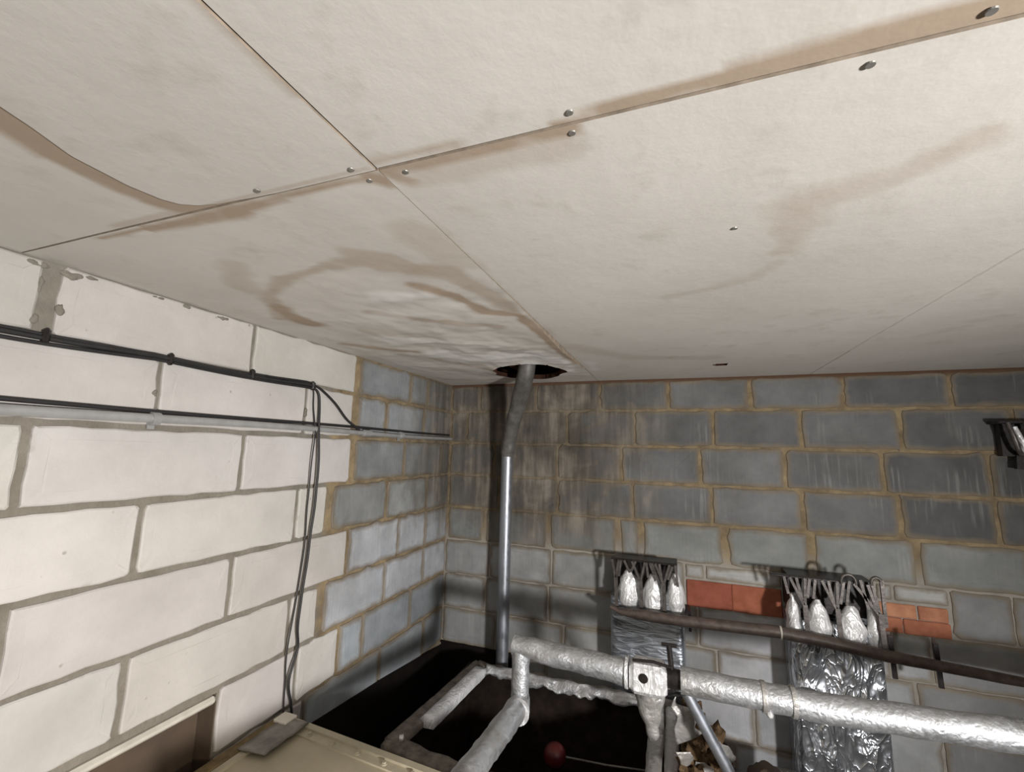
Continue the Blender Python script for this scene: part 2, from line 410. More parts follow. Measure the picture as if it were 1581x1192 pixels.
# ------------------------------------------------------------------ blocks
def block(parent, material, to3, u0, u1, v0, v1, depth, rad, jit, color, seed, tilt=.0):
    R_ = random.Random(seed)
    w, h = u1 - u0, v1 - v0
    rad = min(rad, w * .3, h * .3)
    nu = max(1, min(9, int(w / .055))); nv = 4
    pts = []
    def seg(a, c, k):
        for i in range(k): t = (i + .5) / k; pts.append((a[0] + (c[0] - a[0]) * t, a[1] + (c[1] - a[1]) * t))
    cr = [(u0, v0), (u1, v0), (u1, v1), (u0, v1)]
    dirs = [((0, 1), (1, 0)), ((-1, 0), (0, 1)), ((0, -1), (-1, 0)), ((1, 0), (0, -1))]
    out = []
    for i in range(4):
        c = cr[i]; din, dout = dirs[i]; rr = rad * R_.uniform(.4, 1.3)
        a = (c[0] + din[0] * rr, c[1] + din[1] * rr); e = (c[0] + dout[0] * rr, c[1] + dout[1] * rr)
        mid = ((c[0] * .6 + (a[0] + e[0]) * .2), (c[1] * .6 + (a[1] + e[1]) * .2))
        out += [a, mid, e]
        n_ = cr[(i + 1) % 4]; k = nu if i % 2 == 0 else nv - 1
        d2 = dirs[(i + 1) % 4][0]; e2 = (n_[0] + d2[0] * rad, n_[1] + d2[1] * rad)
        for j in range(k):
            t = (j + 1) / (k + 1); out.append((e[0] + (e2[0] - e[0]) * t, e[1] + (e2[1] - e[1]) * t))
    n = len(out); cu, cv = (u0 + u1) / 2, (v0 + v1) / 2
    o2 = []
    for (u, v) in out:
        k_ = 2.0 if R_.random() < .07 else 1.0
        q = R_.uniform(-1, .35) * jit * .8 * k_; l = R_.uniform(-1, .35) * jit * .8 * k_
        o2.append((u + math.copysign(q, u - cu), v + math.copysign(l, v - cv)))
    def ring(ins, d):
        res = []
        for (u, v) in o2:
            fu = max(0, 1 - ins / (w / 2)); fv = max(0, 1 - ins / (h / 2))
            uu = cu + (u - cu) * fu; vv = cv + (v - cv) * fv
            res.append(to3(uu, vv, d + tilt * R_.uniform(-1, 1) if d > 0 else d))
        return res
    V = ring(0, -.004) + ring(.0015, depth * .65) + ring(.006, depth) + ring(.034, depth)
    F = []
    for k in range(3):
        for j in range(n): F.append((k * n + j, k * n + (j + 1) % n, (k + 1) * n + (j + 1) % n, (k + 1) * n + j))
    F.append(tuple(3 * n + j for j in range(n)))
    if to3 is L3: F = [f[::-1] for f in F]
    E = [1] * n + [1] * n + [.8] * n + [0] * n
    o = ob('block', V, F, material, parent, False, {'edge': E})
    o.color = tuple(color) + (1,)
    return o
L3 = lambda u, v, d: (d, u, v)
B3 = lambda u, v, d: (u, -d, v)
sd = 0
def top(i): return ZC - .004 if i == 0 else LINE(i) - .005
def bot(i): return LINE(i + 1) + .006
# white blocks of the left wall: (start, end) along the wall, per course
white = {
 0: [(-4.40, -3.51), (-3.50, -2.895), (-2.883, -2.288), (-2.250, -1.670), (-1.659, -1.068)],
 1: [(-4.4, -3.81), (-3.80, -3.20), (-3.188, -2.596), (-2.584, -1.987), (-1.973, -1.384), (-1.372, -1.072)],
 2: [(-4.4, -4.1), (-4.09, -3.49), (-3.478, -2.88), (-2.867, -2.273), (-2.257, -1.665), (-1.654, -1.062)],
 3: [(-4.4, -3.81), (-3.80, -3.20), (-3.188, -2.590), (-2.578, -1.983), (-1.969, -1.381), (-1.369, -1.205)],
 4: [(-4.4, -4.08), (-4.07, -3.47), (-3.458, -2.862), (-2.849, -2.254), (-2.238, -1.661), (-1.646, -1.042)],
 5: [(-4.4, -3.80), (-3.79, -3.19), (-3.178, -2.58), (-2.567, -1.972), (-1.956, -1.372), (-1.356, -1.210)],
 6: [(-4.4, -4.08), (-4.07, -3.47), (-3.458, -2.63), (-1.645, -1.305), (-1.292, -1.058)],
 7: [(-4.4, -3.80), (-3.79, -3.19), (-3.178, -2.63), (-1.64, -1.25)]}
for i, L in white.items():
    for (a, c) in L:
        sd += 1; t = random.uniform(.93, 1.05)
        block(wall_left, WHITE, L3, a + .004, c - .004, bot(i) + .005, top(i) - (.005 if i else 0), .009, .014 if i else .01, .007, (t, t * random.uniform(.98, 1.01), t * random.uniform(.97, 1.02)), sd, .0008)
lg = {0: [-1.032, -.555, -.345, 0], 1: [-1.03, -.785, -.378, 0], 2: [-1.03, -.583, -.13, 0], 3: [-1.165, -.735, -.30, 0], 4: [-1.025, -.602, -.297, 0],
      5: [-1.165, -.71, -.305, 0], 6: [-1.042, -.872, -.43, 0], 7: [-1.235, -.71, -.26, 0], 8: [-1.1, -.66, -.22, 0], 9: [-1.2, -.75, -.3, 0]}
for i, L in lg.items():
    for a, c in zip(L[:-1], L[1:]):
        sd += 1
        base = np.array((.225, .24, .25)) if i < 3 else np.array((.25, .265, .27)) if i == 3 else np.array((.36, .38, .41))
        if i >= 6: base = np.array((.25, .275, .30))
        base = base * random.uniform(.85, 1.15)
        wide = .012 if i > 3 else .022
        block(wall_left, GREY_L, L3, a + wide / 2, c - (wide / 2 if c < 0 else .012), bot(i) + wide * .25, top(i) - wide * .25, .007, .035 if i in (3, 1) else .022, .010, base, sd, .001)
bk = {0: [.01, .235, .66, 1.100, 1.52, 1.978, 2.432, 2.897, 3.34, 3.78, 4.2],
      1: [.01, .14, .50, .880, 1.316, 1.77, 2.218, 2.675, 3.121, 3.56, 3.95],
      2: [.01, .36, .811, 1.229, 1.694, 2.128, 2.583, 3.012, 3.45, 3.9],
      3: [.01, .40, .818, 1.300, 1.745, 2.202, 2.635, 3.019, 3.46, 3.9],
      4: [.01, .30, .753, 1.21, 1.34, 1.809, 2.234, 2.693, 3.12, 3.56, 3.95],
      5: [.01, .345, .782, 1.20, 1.588, 2.085, 2.495, 2.80, 3.029, 3.47, 3.95],
      6: [.01, .32, .759, 1.20, 1.648, 2.09, 2.54, 2.704, 3.14, 3.58, 3.95],
      7: [.01, .40, .862, 1.30, 1.741, 2.18, 2.628, 3.07, 3.5, 3.95],
      8: [.01, .30, .75, 1.20, 1.60, 1.913, 2.35, 2.71, 3.15, 3.6, 3.95],
      9: [.01, .45, .9, 1.35, 1.8, 2.25, 2.7, 3.15, 3.6, 3.95]}
for i, L in bk.items():
    for a, c in zip(L[:-1], L[1:]):
        if i == 5 and (abs(a - 1.588) < .01 or abs(a - 2.495) < .01):
            continue
        sd += 1
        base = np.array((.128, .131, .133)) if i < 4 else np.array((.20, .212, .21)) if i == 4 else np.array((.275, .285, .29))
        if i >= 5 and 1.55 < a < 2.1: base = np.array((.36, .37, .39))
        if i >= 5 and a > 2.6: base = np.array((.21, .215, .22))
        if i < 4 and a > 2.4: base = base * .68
        base = base * random.uniform(.85, 1.18)
        wide = random.uniform(.014, .030) if i < 4 else random.uniform(.028, .05) if i == 4 else random.uniform(.009, .018)
        wv = .010 if i < 5 else 0
        tt = top(i) - wv * .5
        if i == 0: tt = 2.281
        block(wall_back, GREY_B, B3, a + wide / 2, c - wide / 2, bot(i) + wv * .5, tt, .006, .026 if i < 5 else .018, .010 if i < 5 else .008, base, sd, .001)
# cut slivers of block above the clay bricks
for a, c in ((1.592, 1.688), (1.702, 2.075), (2.505, 2.565), (2.578, 2.79)):
    sd += 1
    block(wall_back, GREY_B, B3, a, c, 1.124, 1.196, .006, .01, .004, np.array((.34, .345, .34)), sd, .001)
# clay bricks let into the wall
for (a, c, z0, z1, colr) in ((1.592, 1.83, .966, 1.112, (.30, .085, .047)), (1.8295, 2.075, .966, 1.112, (.36, .115, .06)),
                             (2.505, 2.660, 1.044, 1.110, (.56, .26, .145)), (2.668, 2.785, 1.044, 1.110, (.48, .21, .12)),
                             (2.505, 2.60, .970, 1.042, (.42, .155, .082)), (2.603, 2.790, .970, 1.042, (.40, .145, .078))):
    sd += 1
    o = block(wall_back, CLAY, B3, a, c, z0, z1, .009, .006, .002, colr, sd, .0005); o.name = 'clay_brick'; o.data.name = 'clay_brick'

# dabs of mortar left under the ceiling and beside the wide joint
for k, (y, z, a, c) in enumerate(((-2.30, 2.284, .030, .010), (-2.235, 2.280, .034, .014), (-2.19, 2.288, .020, .007), (-2.245, 2.18, .010, .022), (-2.29, 2.14, .010, .016), (-2.292, 2.235, .008, .03),
                                  (-2.02, 2.290, .022, .006), (-1.93, 2.289, .016, .006), (-1.80, 2.287, .032, .008), (-1.99, 1.985, .010, .014), (-1.375, 1.975, .010, .03))):
    MB().sphere((.008, y, z), 1.0, (.005, a * .75, c * .75), 20, 10, .007, 75).build('mortar_dab', MORT_L, wall_left, True)

# near-black sheets over the foot of both walls
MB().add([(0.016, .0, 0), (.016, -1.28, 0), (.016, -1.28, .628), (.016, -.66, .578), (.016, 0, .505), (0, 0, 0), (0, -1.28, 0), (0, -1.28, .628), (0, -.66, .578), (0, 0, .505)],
         [(0, 4, 3, 2, 1), (5, 6, 7, 8, 9), (2, 3, 8, 7), (3, 4, 9, 8), (1, 2, 7, 6)]).build('dark_band', NEAR_BLACK, wall_left)
MB().box((0, -.014, 0), (.62, 0, .53)).build('dark_band', NEAR_BLACK, wall_back)

# ------------------------------------------------------------------ ceiling
b_ = MB().box((-.25, -4.7, 2.47), (4.2, .25, 2.56))
for k in range(8): b_.box((.02 + .6 * k if k else .0, -4.45, 2.335), (.065 + .6 * k, 0, 2.47))
ceiling = b_.build('ceiling', VOIDM, None, kind='structure')

def seg_dist(P, a, c):
    a = np.array(a); c = np.array(c); d = c - a; t = np.clip(((P - a) @ d) / (d @ d), 0, 1)
    return np.hypot(*(P - a - t[:, None] * d).T)
def nz(P, s, o=0.0): return np.array([mnoise.noise(Vector((x * s + o, y * s, 1.7 + o))) for x, y in P])
def poly_stain(P, line, w, wob, amp):
    out = np.zeros(len(P)); best = np.full(len(P), 9.0); ww = np.zeros(len(P))
    ws = w if isinstance(w, (list, tuple)) else [w] * len(line)
    for i in range(len(line) - 1):
        d = seg_dist(P, line[i], line[i + 1]); m_ = d < best; best[m_] = d[m_]; ww[m_] = (ws[i] + ws[i + 1]) / 2
    f = np.clip(1.35 - best / np.maximum(1e-4, ww * (1 + wob)), 0, 1)
    return amp * f * f * (3 - 2 * f)
HOLE = (.765, -.50)
def hole_r(an):
    return (.200 + .05 * abs(math.cos(an - 2.02)) ** 1.6) * (1 + .05 * math.sin(5 * an + 1) + .03 * math.sin(9 * an))
SH = (1.788, -.411)
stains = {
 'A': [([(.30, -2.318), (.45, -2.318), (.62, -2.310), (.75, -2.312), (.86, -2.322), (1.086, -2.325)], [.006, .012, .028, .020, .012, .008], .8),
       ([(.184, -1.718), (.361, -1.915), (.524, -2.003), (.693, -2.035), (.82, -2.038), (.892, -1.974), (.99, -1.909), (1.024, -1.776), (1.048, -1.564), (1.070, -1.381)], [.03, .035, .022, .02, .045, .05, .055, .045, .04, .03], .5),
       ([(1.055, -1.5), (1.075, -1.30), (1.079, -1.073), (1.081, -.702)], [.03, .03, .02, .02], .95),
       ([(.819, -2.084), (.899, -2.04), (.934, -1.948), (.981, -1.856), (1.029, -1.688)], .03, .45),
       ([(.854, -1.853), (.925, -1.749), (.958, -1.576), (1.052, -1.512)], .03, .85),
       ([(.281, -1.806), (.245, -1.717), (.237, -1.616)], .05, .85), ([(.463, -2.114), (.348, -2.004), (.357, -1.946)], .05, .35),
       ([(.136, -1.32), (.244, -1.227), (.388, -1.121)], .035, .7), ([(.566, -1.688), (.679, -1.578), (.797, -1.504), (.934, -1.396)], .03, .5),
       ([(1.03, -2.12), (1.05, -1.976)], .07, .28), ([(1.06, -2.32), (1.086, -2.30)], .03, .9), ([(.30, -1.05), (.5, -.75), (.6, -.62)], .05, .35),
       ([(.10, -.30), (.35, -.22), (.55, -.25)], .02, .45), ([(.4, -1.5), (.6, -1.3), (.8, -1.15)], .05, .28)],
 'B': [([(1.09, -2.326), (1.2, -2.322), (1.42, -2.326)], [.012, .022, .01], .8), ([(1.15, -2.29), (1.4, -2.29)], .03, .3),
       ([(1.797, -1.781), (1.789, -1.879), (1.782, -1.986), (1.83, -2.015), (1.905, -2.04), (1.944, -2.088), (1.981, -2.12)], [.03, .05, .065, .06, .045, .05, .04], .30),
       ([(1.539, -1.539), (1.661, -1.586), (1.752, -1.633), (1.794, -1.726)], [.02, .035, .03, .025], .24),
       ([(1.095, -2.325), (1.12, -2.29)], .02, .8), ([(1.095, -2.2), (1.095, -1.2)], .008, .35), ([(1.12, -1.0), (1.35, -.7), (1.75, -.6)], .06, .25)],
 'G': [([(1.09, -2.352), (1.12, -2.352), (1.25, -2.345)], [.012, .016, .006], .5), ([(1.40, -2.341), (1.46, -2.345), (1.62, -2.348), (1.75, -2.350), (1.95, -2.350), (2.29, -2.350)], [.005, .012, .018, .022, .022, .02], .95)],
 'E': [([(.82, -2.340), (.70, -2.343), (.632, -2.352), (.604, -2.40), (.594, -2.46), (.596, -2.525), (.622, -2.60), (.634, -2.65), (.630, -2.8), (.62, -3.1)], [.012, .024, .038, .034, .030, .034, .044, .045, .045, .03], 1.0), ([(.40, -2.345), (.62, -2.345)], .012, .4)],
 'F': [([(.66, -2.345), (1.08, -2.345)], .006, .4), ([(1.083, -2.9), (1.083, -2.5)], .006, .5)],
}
skims = {'A': [([(.70, -1.80), (.83, -1.777)], .04, .8), ([(.415, -1.365), (.661, -1.243), (.803, -1.146)], .05, .8), ([(.932, -.983), (1.026, -.732)], .05, .9),
               ([(.5, -1.0), (.85, -.85)], .12, .7), ([(.55, -1.62), (.85, -1.65)], .06, .35), ([(1.03, -.62), (.99, -.40)], .03, .6)], 'B': [([(1.14, -.64), (1.13, -.4)], .025, .5)]}
def board(key, x0, x1, y0, y1, step, dz=0.0):
    nx = max(2, int((x1 - x0) / step) + 1); ny = max(2, int((y1 - y0) / step) + 1)
    ys = np.linspace(y0, y1, ny)
    if key in 'EF':
        ys = np.r_[np.linspace(y0, -2.66, 60), np.linspace(-2.65, -2.40, 30), np.linspace(-2.395, y1, 26)]; ny = len(ys)
    X, Y = np.meshgrid(np.linspace(0, 1, nx), ys)
    curve = np.interp(Y, [-4.448, -2.63, -2.585, -2.525, -2.44, -2.39, -2.367, -2.352, -2.344, -2.3385, -2.337], [.66, .668, .652, .624, .618, .628, .644, .675, .72, .81, .86])
    XA = x0 if key != 'F' else curve + .001; XB = x1 if key != 'E' else curve - .001
    X = XA + (XB - XA) * X
    P = np.c_[X.ravel(), Y.ravel()]
    if key == 'A':
        dx = P - np.array(HOLE); an = np.arctan2(dx[:, 1], dx[:, 0]); rr = np.hypot(*dx.T); R0 = np.array([hole_r(a) for a in an])
        mv = np.abs(rr - R0) < step * .62
        P[mv] = np.array(HOLE) + np.c_[np.cos(an[mv]), np.sin(an[mv])] * R0[mv][:, None]
        rr = np.where(mv, R0, rr)
        inside = rr < R0 - 1e-4
    elif key == 'B':
        rr = np.hypot(*(P - np.array(SH)).T); inside = np.zeros(len(P), bool); c_ = np.argmin(rr)
        inside |= rr < .026
    else: inside = np.zeros(len(P), bool)
    st = np.zeros(len(P)); sk = np.zeros(len(P))
    wob = (.55 * nz(P, 9) + .35 * nz(P, 26, 3.0)) * (.35 if key in 'GEF' else 1)
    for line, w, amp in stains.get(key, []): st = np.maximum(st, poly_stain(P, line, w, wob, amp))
    for line, w, amp in skims.get(key, []): sk = np.maximum(sk, poly_stain(P, line, w, wob * 1.6, amp))
    Z = np.full(len(P), ZC + dz) + .0025 * nz(P, 1.3, 5.0)
    if key == 'A':
        dh = np.hypot(P[:, 0] - .70, (P[:, 1] + .95) * .75); g = np.exp(-(dh / .62) ** 2)
        rid = np.abs(nz(P * np.array([1.0, 1.9]) @ np.array([[.8, -.6], [.6, .8]]), 3.2, 12.0)); Z += g * (.011 * nz(P, 4.5, 2.0) + .006 * nz(P, 10, 8.0) + .003 * nz(P, 23, 4.0) + .014 * np.minimum(rid, .25)) - .013 * g
        Z -= sk * .003
        Z -= .016 * np.exp(-((P[:, 1] + 1.0) / .38) ** 2) * np.clip((P[:, 0] - .75) / .33, 0, 1) ** 2     # edge hangs down by the joint
        Z -= .007 * np.exp(-np.maximum(0, rr - R0) / .03)
        wl = np.clip(1 - np.minimum(P[:, 0], -P[:, 1]) / .12, 0, 1); Z = Z * (1 - wl) + (ZC + .001) * wl
    if key == 'F': # rounded free corner hangs slightly lower
        Z -= .003
    tri = []
    q = np.arange(nx * ny).reshape(ny, nx)
    for j in range(ny - 1):
        for i in range(nx - 1):
            f = (q[j, i], q[j + 1, i], q[j + 1, i + 1], q[j, i + 1])
            if inside[list(f)].any(): continue
            tri.append(tuple(int(k) for k in f))
    V = [(x, y, z) for (x, y), z in zip(P, Z)]
    # thickness: rim down the outer boundary and hole edges
    edges = {}
    for f in tri:
        for a, c in zip(f, f[1:] + f[:1]): edges[(a, c)] = edges.get((c, a), 0) + 1 if False else 1
    bd = [(a, c) for (a, c) in edges if (c, a) not in edges]
    n0 = len(V); mp = {}
    T = .0125
    def up(k):
        if k not in mp: mp[k] = len(V); V.append((V[k][0], V[k][1], ZC + .0135))
        return mp[k]
    nb = len(tri)
    for a, c in bd: tri.append((a, up(a), up(c), c))
    mid = [P[a] for a, c in bd]
    inn = [x0 + .02 < q[0] < x1 - .02 and y0 + .02 < q[1] < y1 - .02 and key in 'AB' for q in mid]
    extra = len(V) - n0
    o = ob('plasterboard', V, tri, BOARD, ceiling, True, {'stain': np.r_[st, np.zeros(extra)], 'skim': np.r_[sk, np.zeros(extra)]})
    o.data.materials.append(VOIDM); o.data.materials.append(BOARD_EDGE)
    for k, q in enumerate(inn): o.data.polygons[nb + k].material_index = 1 if q else 2
    o.data.set_sharp_from_angle(angle=math.radians(40))
    return o
YJ = -2.335
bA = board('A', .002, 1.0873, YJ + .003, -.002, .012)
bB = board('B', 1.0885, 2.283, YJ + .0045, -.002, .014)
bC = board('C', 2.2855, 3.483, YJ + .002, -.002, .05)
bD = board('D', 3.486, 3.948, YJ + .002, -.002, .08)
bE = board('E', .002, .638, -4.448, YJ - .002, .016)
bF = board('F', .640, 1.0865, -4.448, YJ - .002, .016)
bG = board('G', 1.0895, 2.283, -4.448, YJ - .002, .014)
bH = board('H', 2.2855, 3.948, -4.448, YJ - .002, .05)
# taped and filled joint, slightly proud and ragged
V = []; F = []
for k in range(60):
    y = -.62 - 1.7 * k / 59; j1 = .010 + .006 * mnoise.noise(Vector((y * 22, 0, 0))); j2 = .010 + .006 * mnoise.noise(Vector((y * 22, 7, 0)))
    V += [(2.284 - j1, y, ZC + .002), (2.284, y, ZC - .0035), (2.284 + j2, y, ZC + .002)]
    if k: F += [(3 * k - 3, 3 * k, 3 * k + 1, 3 * k - 2), (3 * k - 2, 3 * k + 1, 3 * k + 2, 3 * k - 1)]
ob('joint_filler', V, F, BOARD, bC, True, {'stain': [0.05] * len(V), 'skim': [0.0] * len(V)})
scr = MB().cyl((0, 0, 0), (0, 0, -1), .0058, .0016, 12, .005)
sc0 = None
for (x, y, par) in ((1.423, -2.355, bG), (1.418, -2.315, bB), (1.779, -2.315, bB), (1.049, -2.352, bF), (.84, -2.356, bF), (1.677, -1.938, bB), (1.055, -2.312, bA), (1.13, -2.313, bB), (1.87, -2.352, bG), (2.1, -2.315, bB)):
    if sc0 is None: sc0 = scr.build('screw', SCREW, par)
    else: sc0 = sc0.copy(); COL.objects.link(sc0); sc0.parent = par
    sc0.location = (x, y, ZC + (-.0012 if par is not bF else -.005))

# ------------------------------------------------------------------ flue pipe through the ceiling
t = thing('flue_pipe', 'galvanised steel flue pipe rising through ragged ceiling hole', 'pipe')
MB().tube([(.513, -.158, .0), (.514, -.16, 1.0), (.516, -.16, 1.845)], .0385, 24, .1).build('lower_pipe', GALV, t, True)
MB().tube([(.514, -.158, 1.80), (.553, -.205, 1.95), (.638, -.31, 2.13), (.735, -.455, 2.29), (.765, -.51, 2.45)], lambda q: .042 + .010 * min(1, q * 1.6), 24, .03, .004, True, 14, .12).build('upper_pipe', GALV_DULL, t, True)['label'] = 'dull grey upper flue length, crooked'
MB().tube([(.516, -.16, 1.80), (.516, -.16, 1.86)], .043, 24).build('joint_collar', GALV_DULL, t, True)

# ------------------------------------------------------------------ conduits and cables on the left wall
t = thing('steel_conduit', 'grey steel conduit running along left block wall to the corner', 'conduit')
pth = [(.028, y, 1.904 + .004 * math.sin(y * 3)) for y in np.linspace(-4.3, -.03, 30)]
MB().tube(pth, lambda q: .0195 - .010 * q, 14).build('conduit_tube', CONDUIT, t, True)
for y in (-2.9, -1.99, -.66):
    MB().tube([(.026, y - .012, 1.904), (.026, y + .012, 1.904)], .021, 12).box((.008, y - .010, 1.872), (.014, y + .010, 1.936)).build('saddle_clip', CONDUIT, t, True)
MB().tube([(.03, -1.0, 1.904), (.03, -.95, 1.904)], .017, 12).build('coupling', CONDUIT, t, True)
t2 = MB().tube([(.020, y, 1.929 + .002 * math.sin(y * 4)) for y in np.linspace(-4.3, -.05, 30)], .0065, 8).build('thin_cable', RUBBER, None, True)
tag(t2, 'thin dark cable lying just above the grey conduit', 'cable')
t = thing('cable_run', 'black cable bundle clipped along upper joint of white block wall', 'cable')
for k, (dz, dx, r) in enumerate(((0, .020, .0068), (-.011, .016, .0055), (.010, .015, .0045))):
    pts = [(dx + .003 * math.sin(y * 9 + k), y, 2.101 + dz * (1 + .3 * math.sin(y * 5 + k)) - (.008 * math.sin(math.pi * ((y + 4.4) % .6) / .6))) for y in np.linspace(-4.35, -1.345, 60)]
    MB().tube(pts, r, 8).build('cable', RUBBER, t, True)
for y in (-3.4, -2.83, -2.268, -1.963, -1.665, -1.36):
    MB().bevbox((.008, y - .008, 2.080), (.030, y + .008, 2.120), .006).build('cable_clip', BLACK, t)
def sag_path(P, n=40, wob=.004, sdd=0):
    P = [Vector(p) for p in P]; out = []
    for i in range(n + 1):
        q = i / n * (len(P) - 1); k = min(int(q), len(P) - 2); f = q - k
        p0, p1, p2, p3 = P[max(k - 1, 0)], P[k], P[k + 1], P[min(k + 2, len(P) - 1)]
        v = .5 * ((2 * p1) + (p2 - p0) * f + (2 * p0 - 5 * p1 + 4 * p2 - p3) * f * f + (3 * p1 - p0 - 3 * p2 + p3) * f ** 3)
        v.y += wob * mnoise.noise(Vector((v.z * 5, sdd, 0))); out.append(tuple(v))
    return out
o = MB().tube(sag_path([(.020, -1.37, 2.095), (.026, -1.335, 2.075), (.03, -1.322, 2.02), (.045, -1.318, 1.85), (.045, -1.312, 1.60), (.04, -1.325, 1.35), (.04, -1.345, 1.10), (.035, -1.33, .99), (.04, -1.365, .88), (.03, -1.335, .77), (.03, -1.32, .70)], 60, .012, 1), .0052, 8).build('hanging_cable', RUBBER, None, True)
tag(o, 'long black cable hanging straight down white wall, thicker strand', 'cable', 'cables hanging down the white wall')
o = MB().tube(sag_path([(.016, -1.38, 2.10), (.018, -1.352, 2.08), (.02, -1.345, 2.0), (.038, -1.345, 1.86), (.03, -1.34, 1.62), (.028, -1.335, 1.38), (.026, -1.36, 1.12), (.026, -1.38, .96), (.026, -1.375, .86), (.026, -1.36, .70)], 60, .008, 5), .0030, 8).build('hanging_cable', RUBBER, None, True)
tag(o, 'thinner black cable hanging beside the thick one on white wall', 'cable', 'cables hanging down the white wall')
o = MB().tube(sag_path([(.020, -1.36, 2.103), (.024, -1.315, 2.090), (.026, -1.22, 2.035), (.026, -1.13, 1.965), (.034, -1.055, 1.925), (.034, -1.04, 1.915)], 30, .003, 9), .0058, 8).build('branch_cable', RUBBER, None, True)
tag(o, 'short black cable slanting from the clipped bundle down to conduit', 'cable')

# ------------------------------------------------------------------ foil wrapped ducts on the back wall
def sheet_box(x0, x1, y0, y1, z0, z1, n, amp, fs, seed=0):
    # rounded vertical foil column with crumpled skin
    mb = MB(); nz_ = int((z1 - z0) / n); pts = []
    r = .035
    prof = []
    w = x1 - x0; d = y1 - y0
    k = int(w / n)
    prof += [(x0, y1)] + [(x0, y1 - d * i / 5) for i in range(1, 5)]
    for i in range(5): a = math.pi / 2 * i / 4; prof.append((x0 + r - r * math.cos(a), y0 + r - r * math.sin(a)))
    prof += [(x0 + r + (w - 2 * r) * i / k, y0) for i in range(1, k)]
    for i in range(5): a = math.pi / 2 * i / 4; prof.append((x1 - r + r * math.sin(a), y0 + r - r * math.cos(a)))
    prof += [(x1, y0 + d * i / 5) for i in range(1, 5)] + [(x1, y1)]
    m_ = len(prof); V = []; F = []
    for j in range(nz_ + 1):
        z = z0 + (z1 - z0) * j / nz_
        for i, (x, y) in enumerate(prof):
            e = amp * (mnoise.noise(Vector((x * fs + seed, z * fs * .55, 3))) + .5 * mnoise.noise(Vector((x * fs * 2.3 + seed, z * fs * 1.6, 9))))
            yy = min(y + (e if y < y1 - .01 else 0), y1); V.append((x + .4 * e * (1 if x > (x0 + x1) / 2 else -1), yy, z))
    for j in range(nz_):
        for i in range(m_ - 1): F.append((j * m_ + i, j * m_ + i + 1, (j + 1) * m_ + i + 1, (j + 1) * m_ + i))
    F.append(tuple(range(nz_ * m_, nz_ * m_ + m_))); F.append(tuple(range(m_ - 1, -1, -1)))
    return mb.add(V, F)
def lobe(c, rx, ry, z0, z1, seed):
    mb = MB(); V = []; F = []; n = 18; k = 16
    for i in range(k + 1):
        q = i / k; s_ = (math.sin(math.pi * min(1, .20 + q * .74)) ** .7) * (1.08 - .42 * q)
        for j in range(n):
            a = 2 * math.pi * j / n
            p = Vector((c[0] + rx * s_ * math.cos(a), c[1] + ry * s_ * math.sin(a), z0 + (z1 - z0) * q))
            e = .010 * mnoise.noise(p * 22 + Vector((seed, 0, 0))) + .004 * mnoise.noise(p * 55)
            V.append((p.x + e * math.cos(a), p.y + e * math.sin(a), p.z))
    for i in range(k):
        for j in range(n): F.append((i * n + j, i * n + (j + 1) % n, (i + 1) * n + (j + 1) % n, (i + 1) * n + j))
    F.append(tuple(range(n - 1, -1, -1))); F.append(tuple(k * n + j for j in range(n)))
    return mb.add(V, F)
def vstrap(t, b, y, xt1, xt2, zt, zc, zb, loop=False):
    mb = MB()
    for xt in (xt1, xt2):
        mb.bar((xt, y, zt), (b, y, zc), .012, .010, (0, 1, 0))
    mb.bar((b, y - .002, zc + .012), (b + .004, y - .004, zb), .020, .010, (0, 1, 0))
    mb.build('hanger_strap', STRAP, t)
    if loop:
        pts = [(xt2 - .0 + .022 * math.cos(a) - .01, y, zt + .012 + .024 * math.sin(a)) for a in np.linspace(-.5, math.pi + .5, 14)]
        MB().tube(pts, .0065, 8).build('strap_loop', STRAP, t, True)

t = thing('foil_duct', 'dull foil wrapped duct on back wall, nearer the flue pipe', 'duct', group='foil wrapped ducts on the back wall')
sheet_box(1.178, 1.575, -.190, -.012, 0.0, 1.02, .018, .005, 9, 1.0).build('duct_body', FOIL_FLAT, t, True)
MB().bevbox((1.19, -.212, 1.224), (1.53, -.182, 1.236), .003).build('hanger_rail', BLACK, t)
MB().box((1.20, -.130, 1.06), (1.545, -.012, 1.222)).build('back_plate', BLACK, t)
for i, (x, rx, z1) in enumerate(((1.283, .068, 1.20), (1.413, .064, 1.19), (1.532, .054, 1.205))):
    lobe((x, -.165), rx, .055, .975, z1 - .03, i * 3.1).build('foil_lobe', FOIL_LOBE, t, True)
for b__, a1, a2 in ((1.215, 1.195, 1.232), (1.350, 1.305, 1.375), (1.472, 1.43, 1.505)):
    vstrap(t, b__, -.215, a1, a2, 1.228, 1.12, .955)
MB().bar((1.262, -.213, 1.228), (1.292, -.213, 1.165), .012, .01, (0, 1, 0)).build('hanger_strap', STRAP, t)
MB().bar((1.325, -.213, 1.228), (1.30, -.213, 1.17), .012, .01, (0, 1, 0)).build('hanger_strap', STRAP, t)
MB().bar((1.52, -.213, 1.22), (1.495, -.213, 1.15), .012, .01, (0, 1, 0)).build('hanger_strap', STRAP, t)
MB().bar((1.40, -.213, 1.228), (1.42, -.213, 1.175), .012, .01, (0, 1, 0)).build('hanger_strap', STRAP, t)

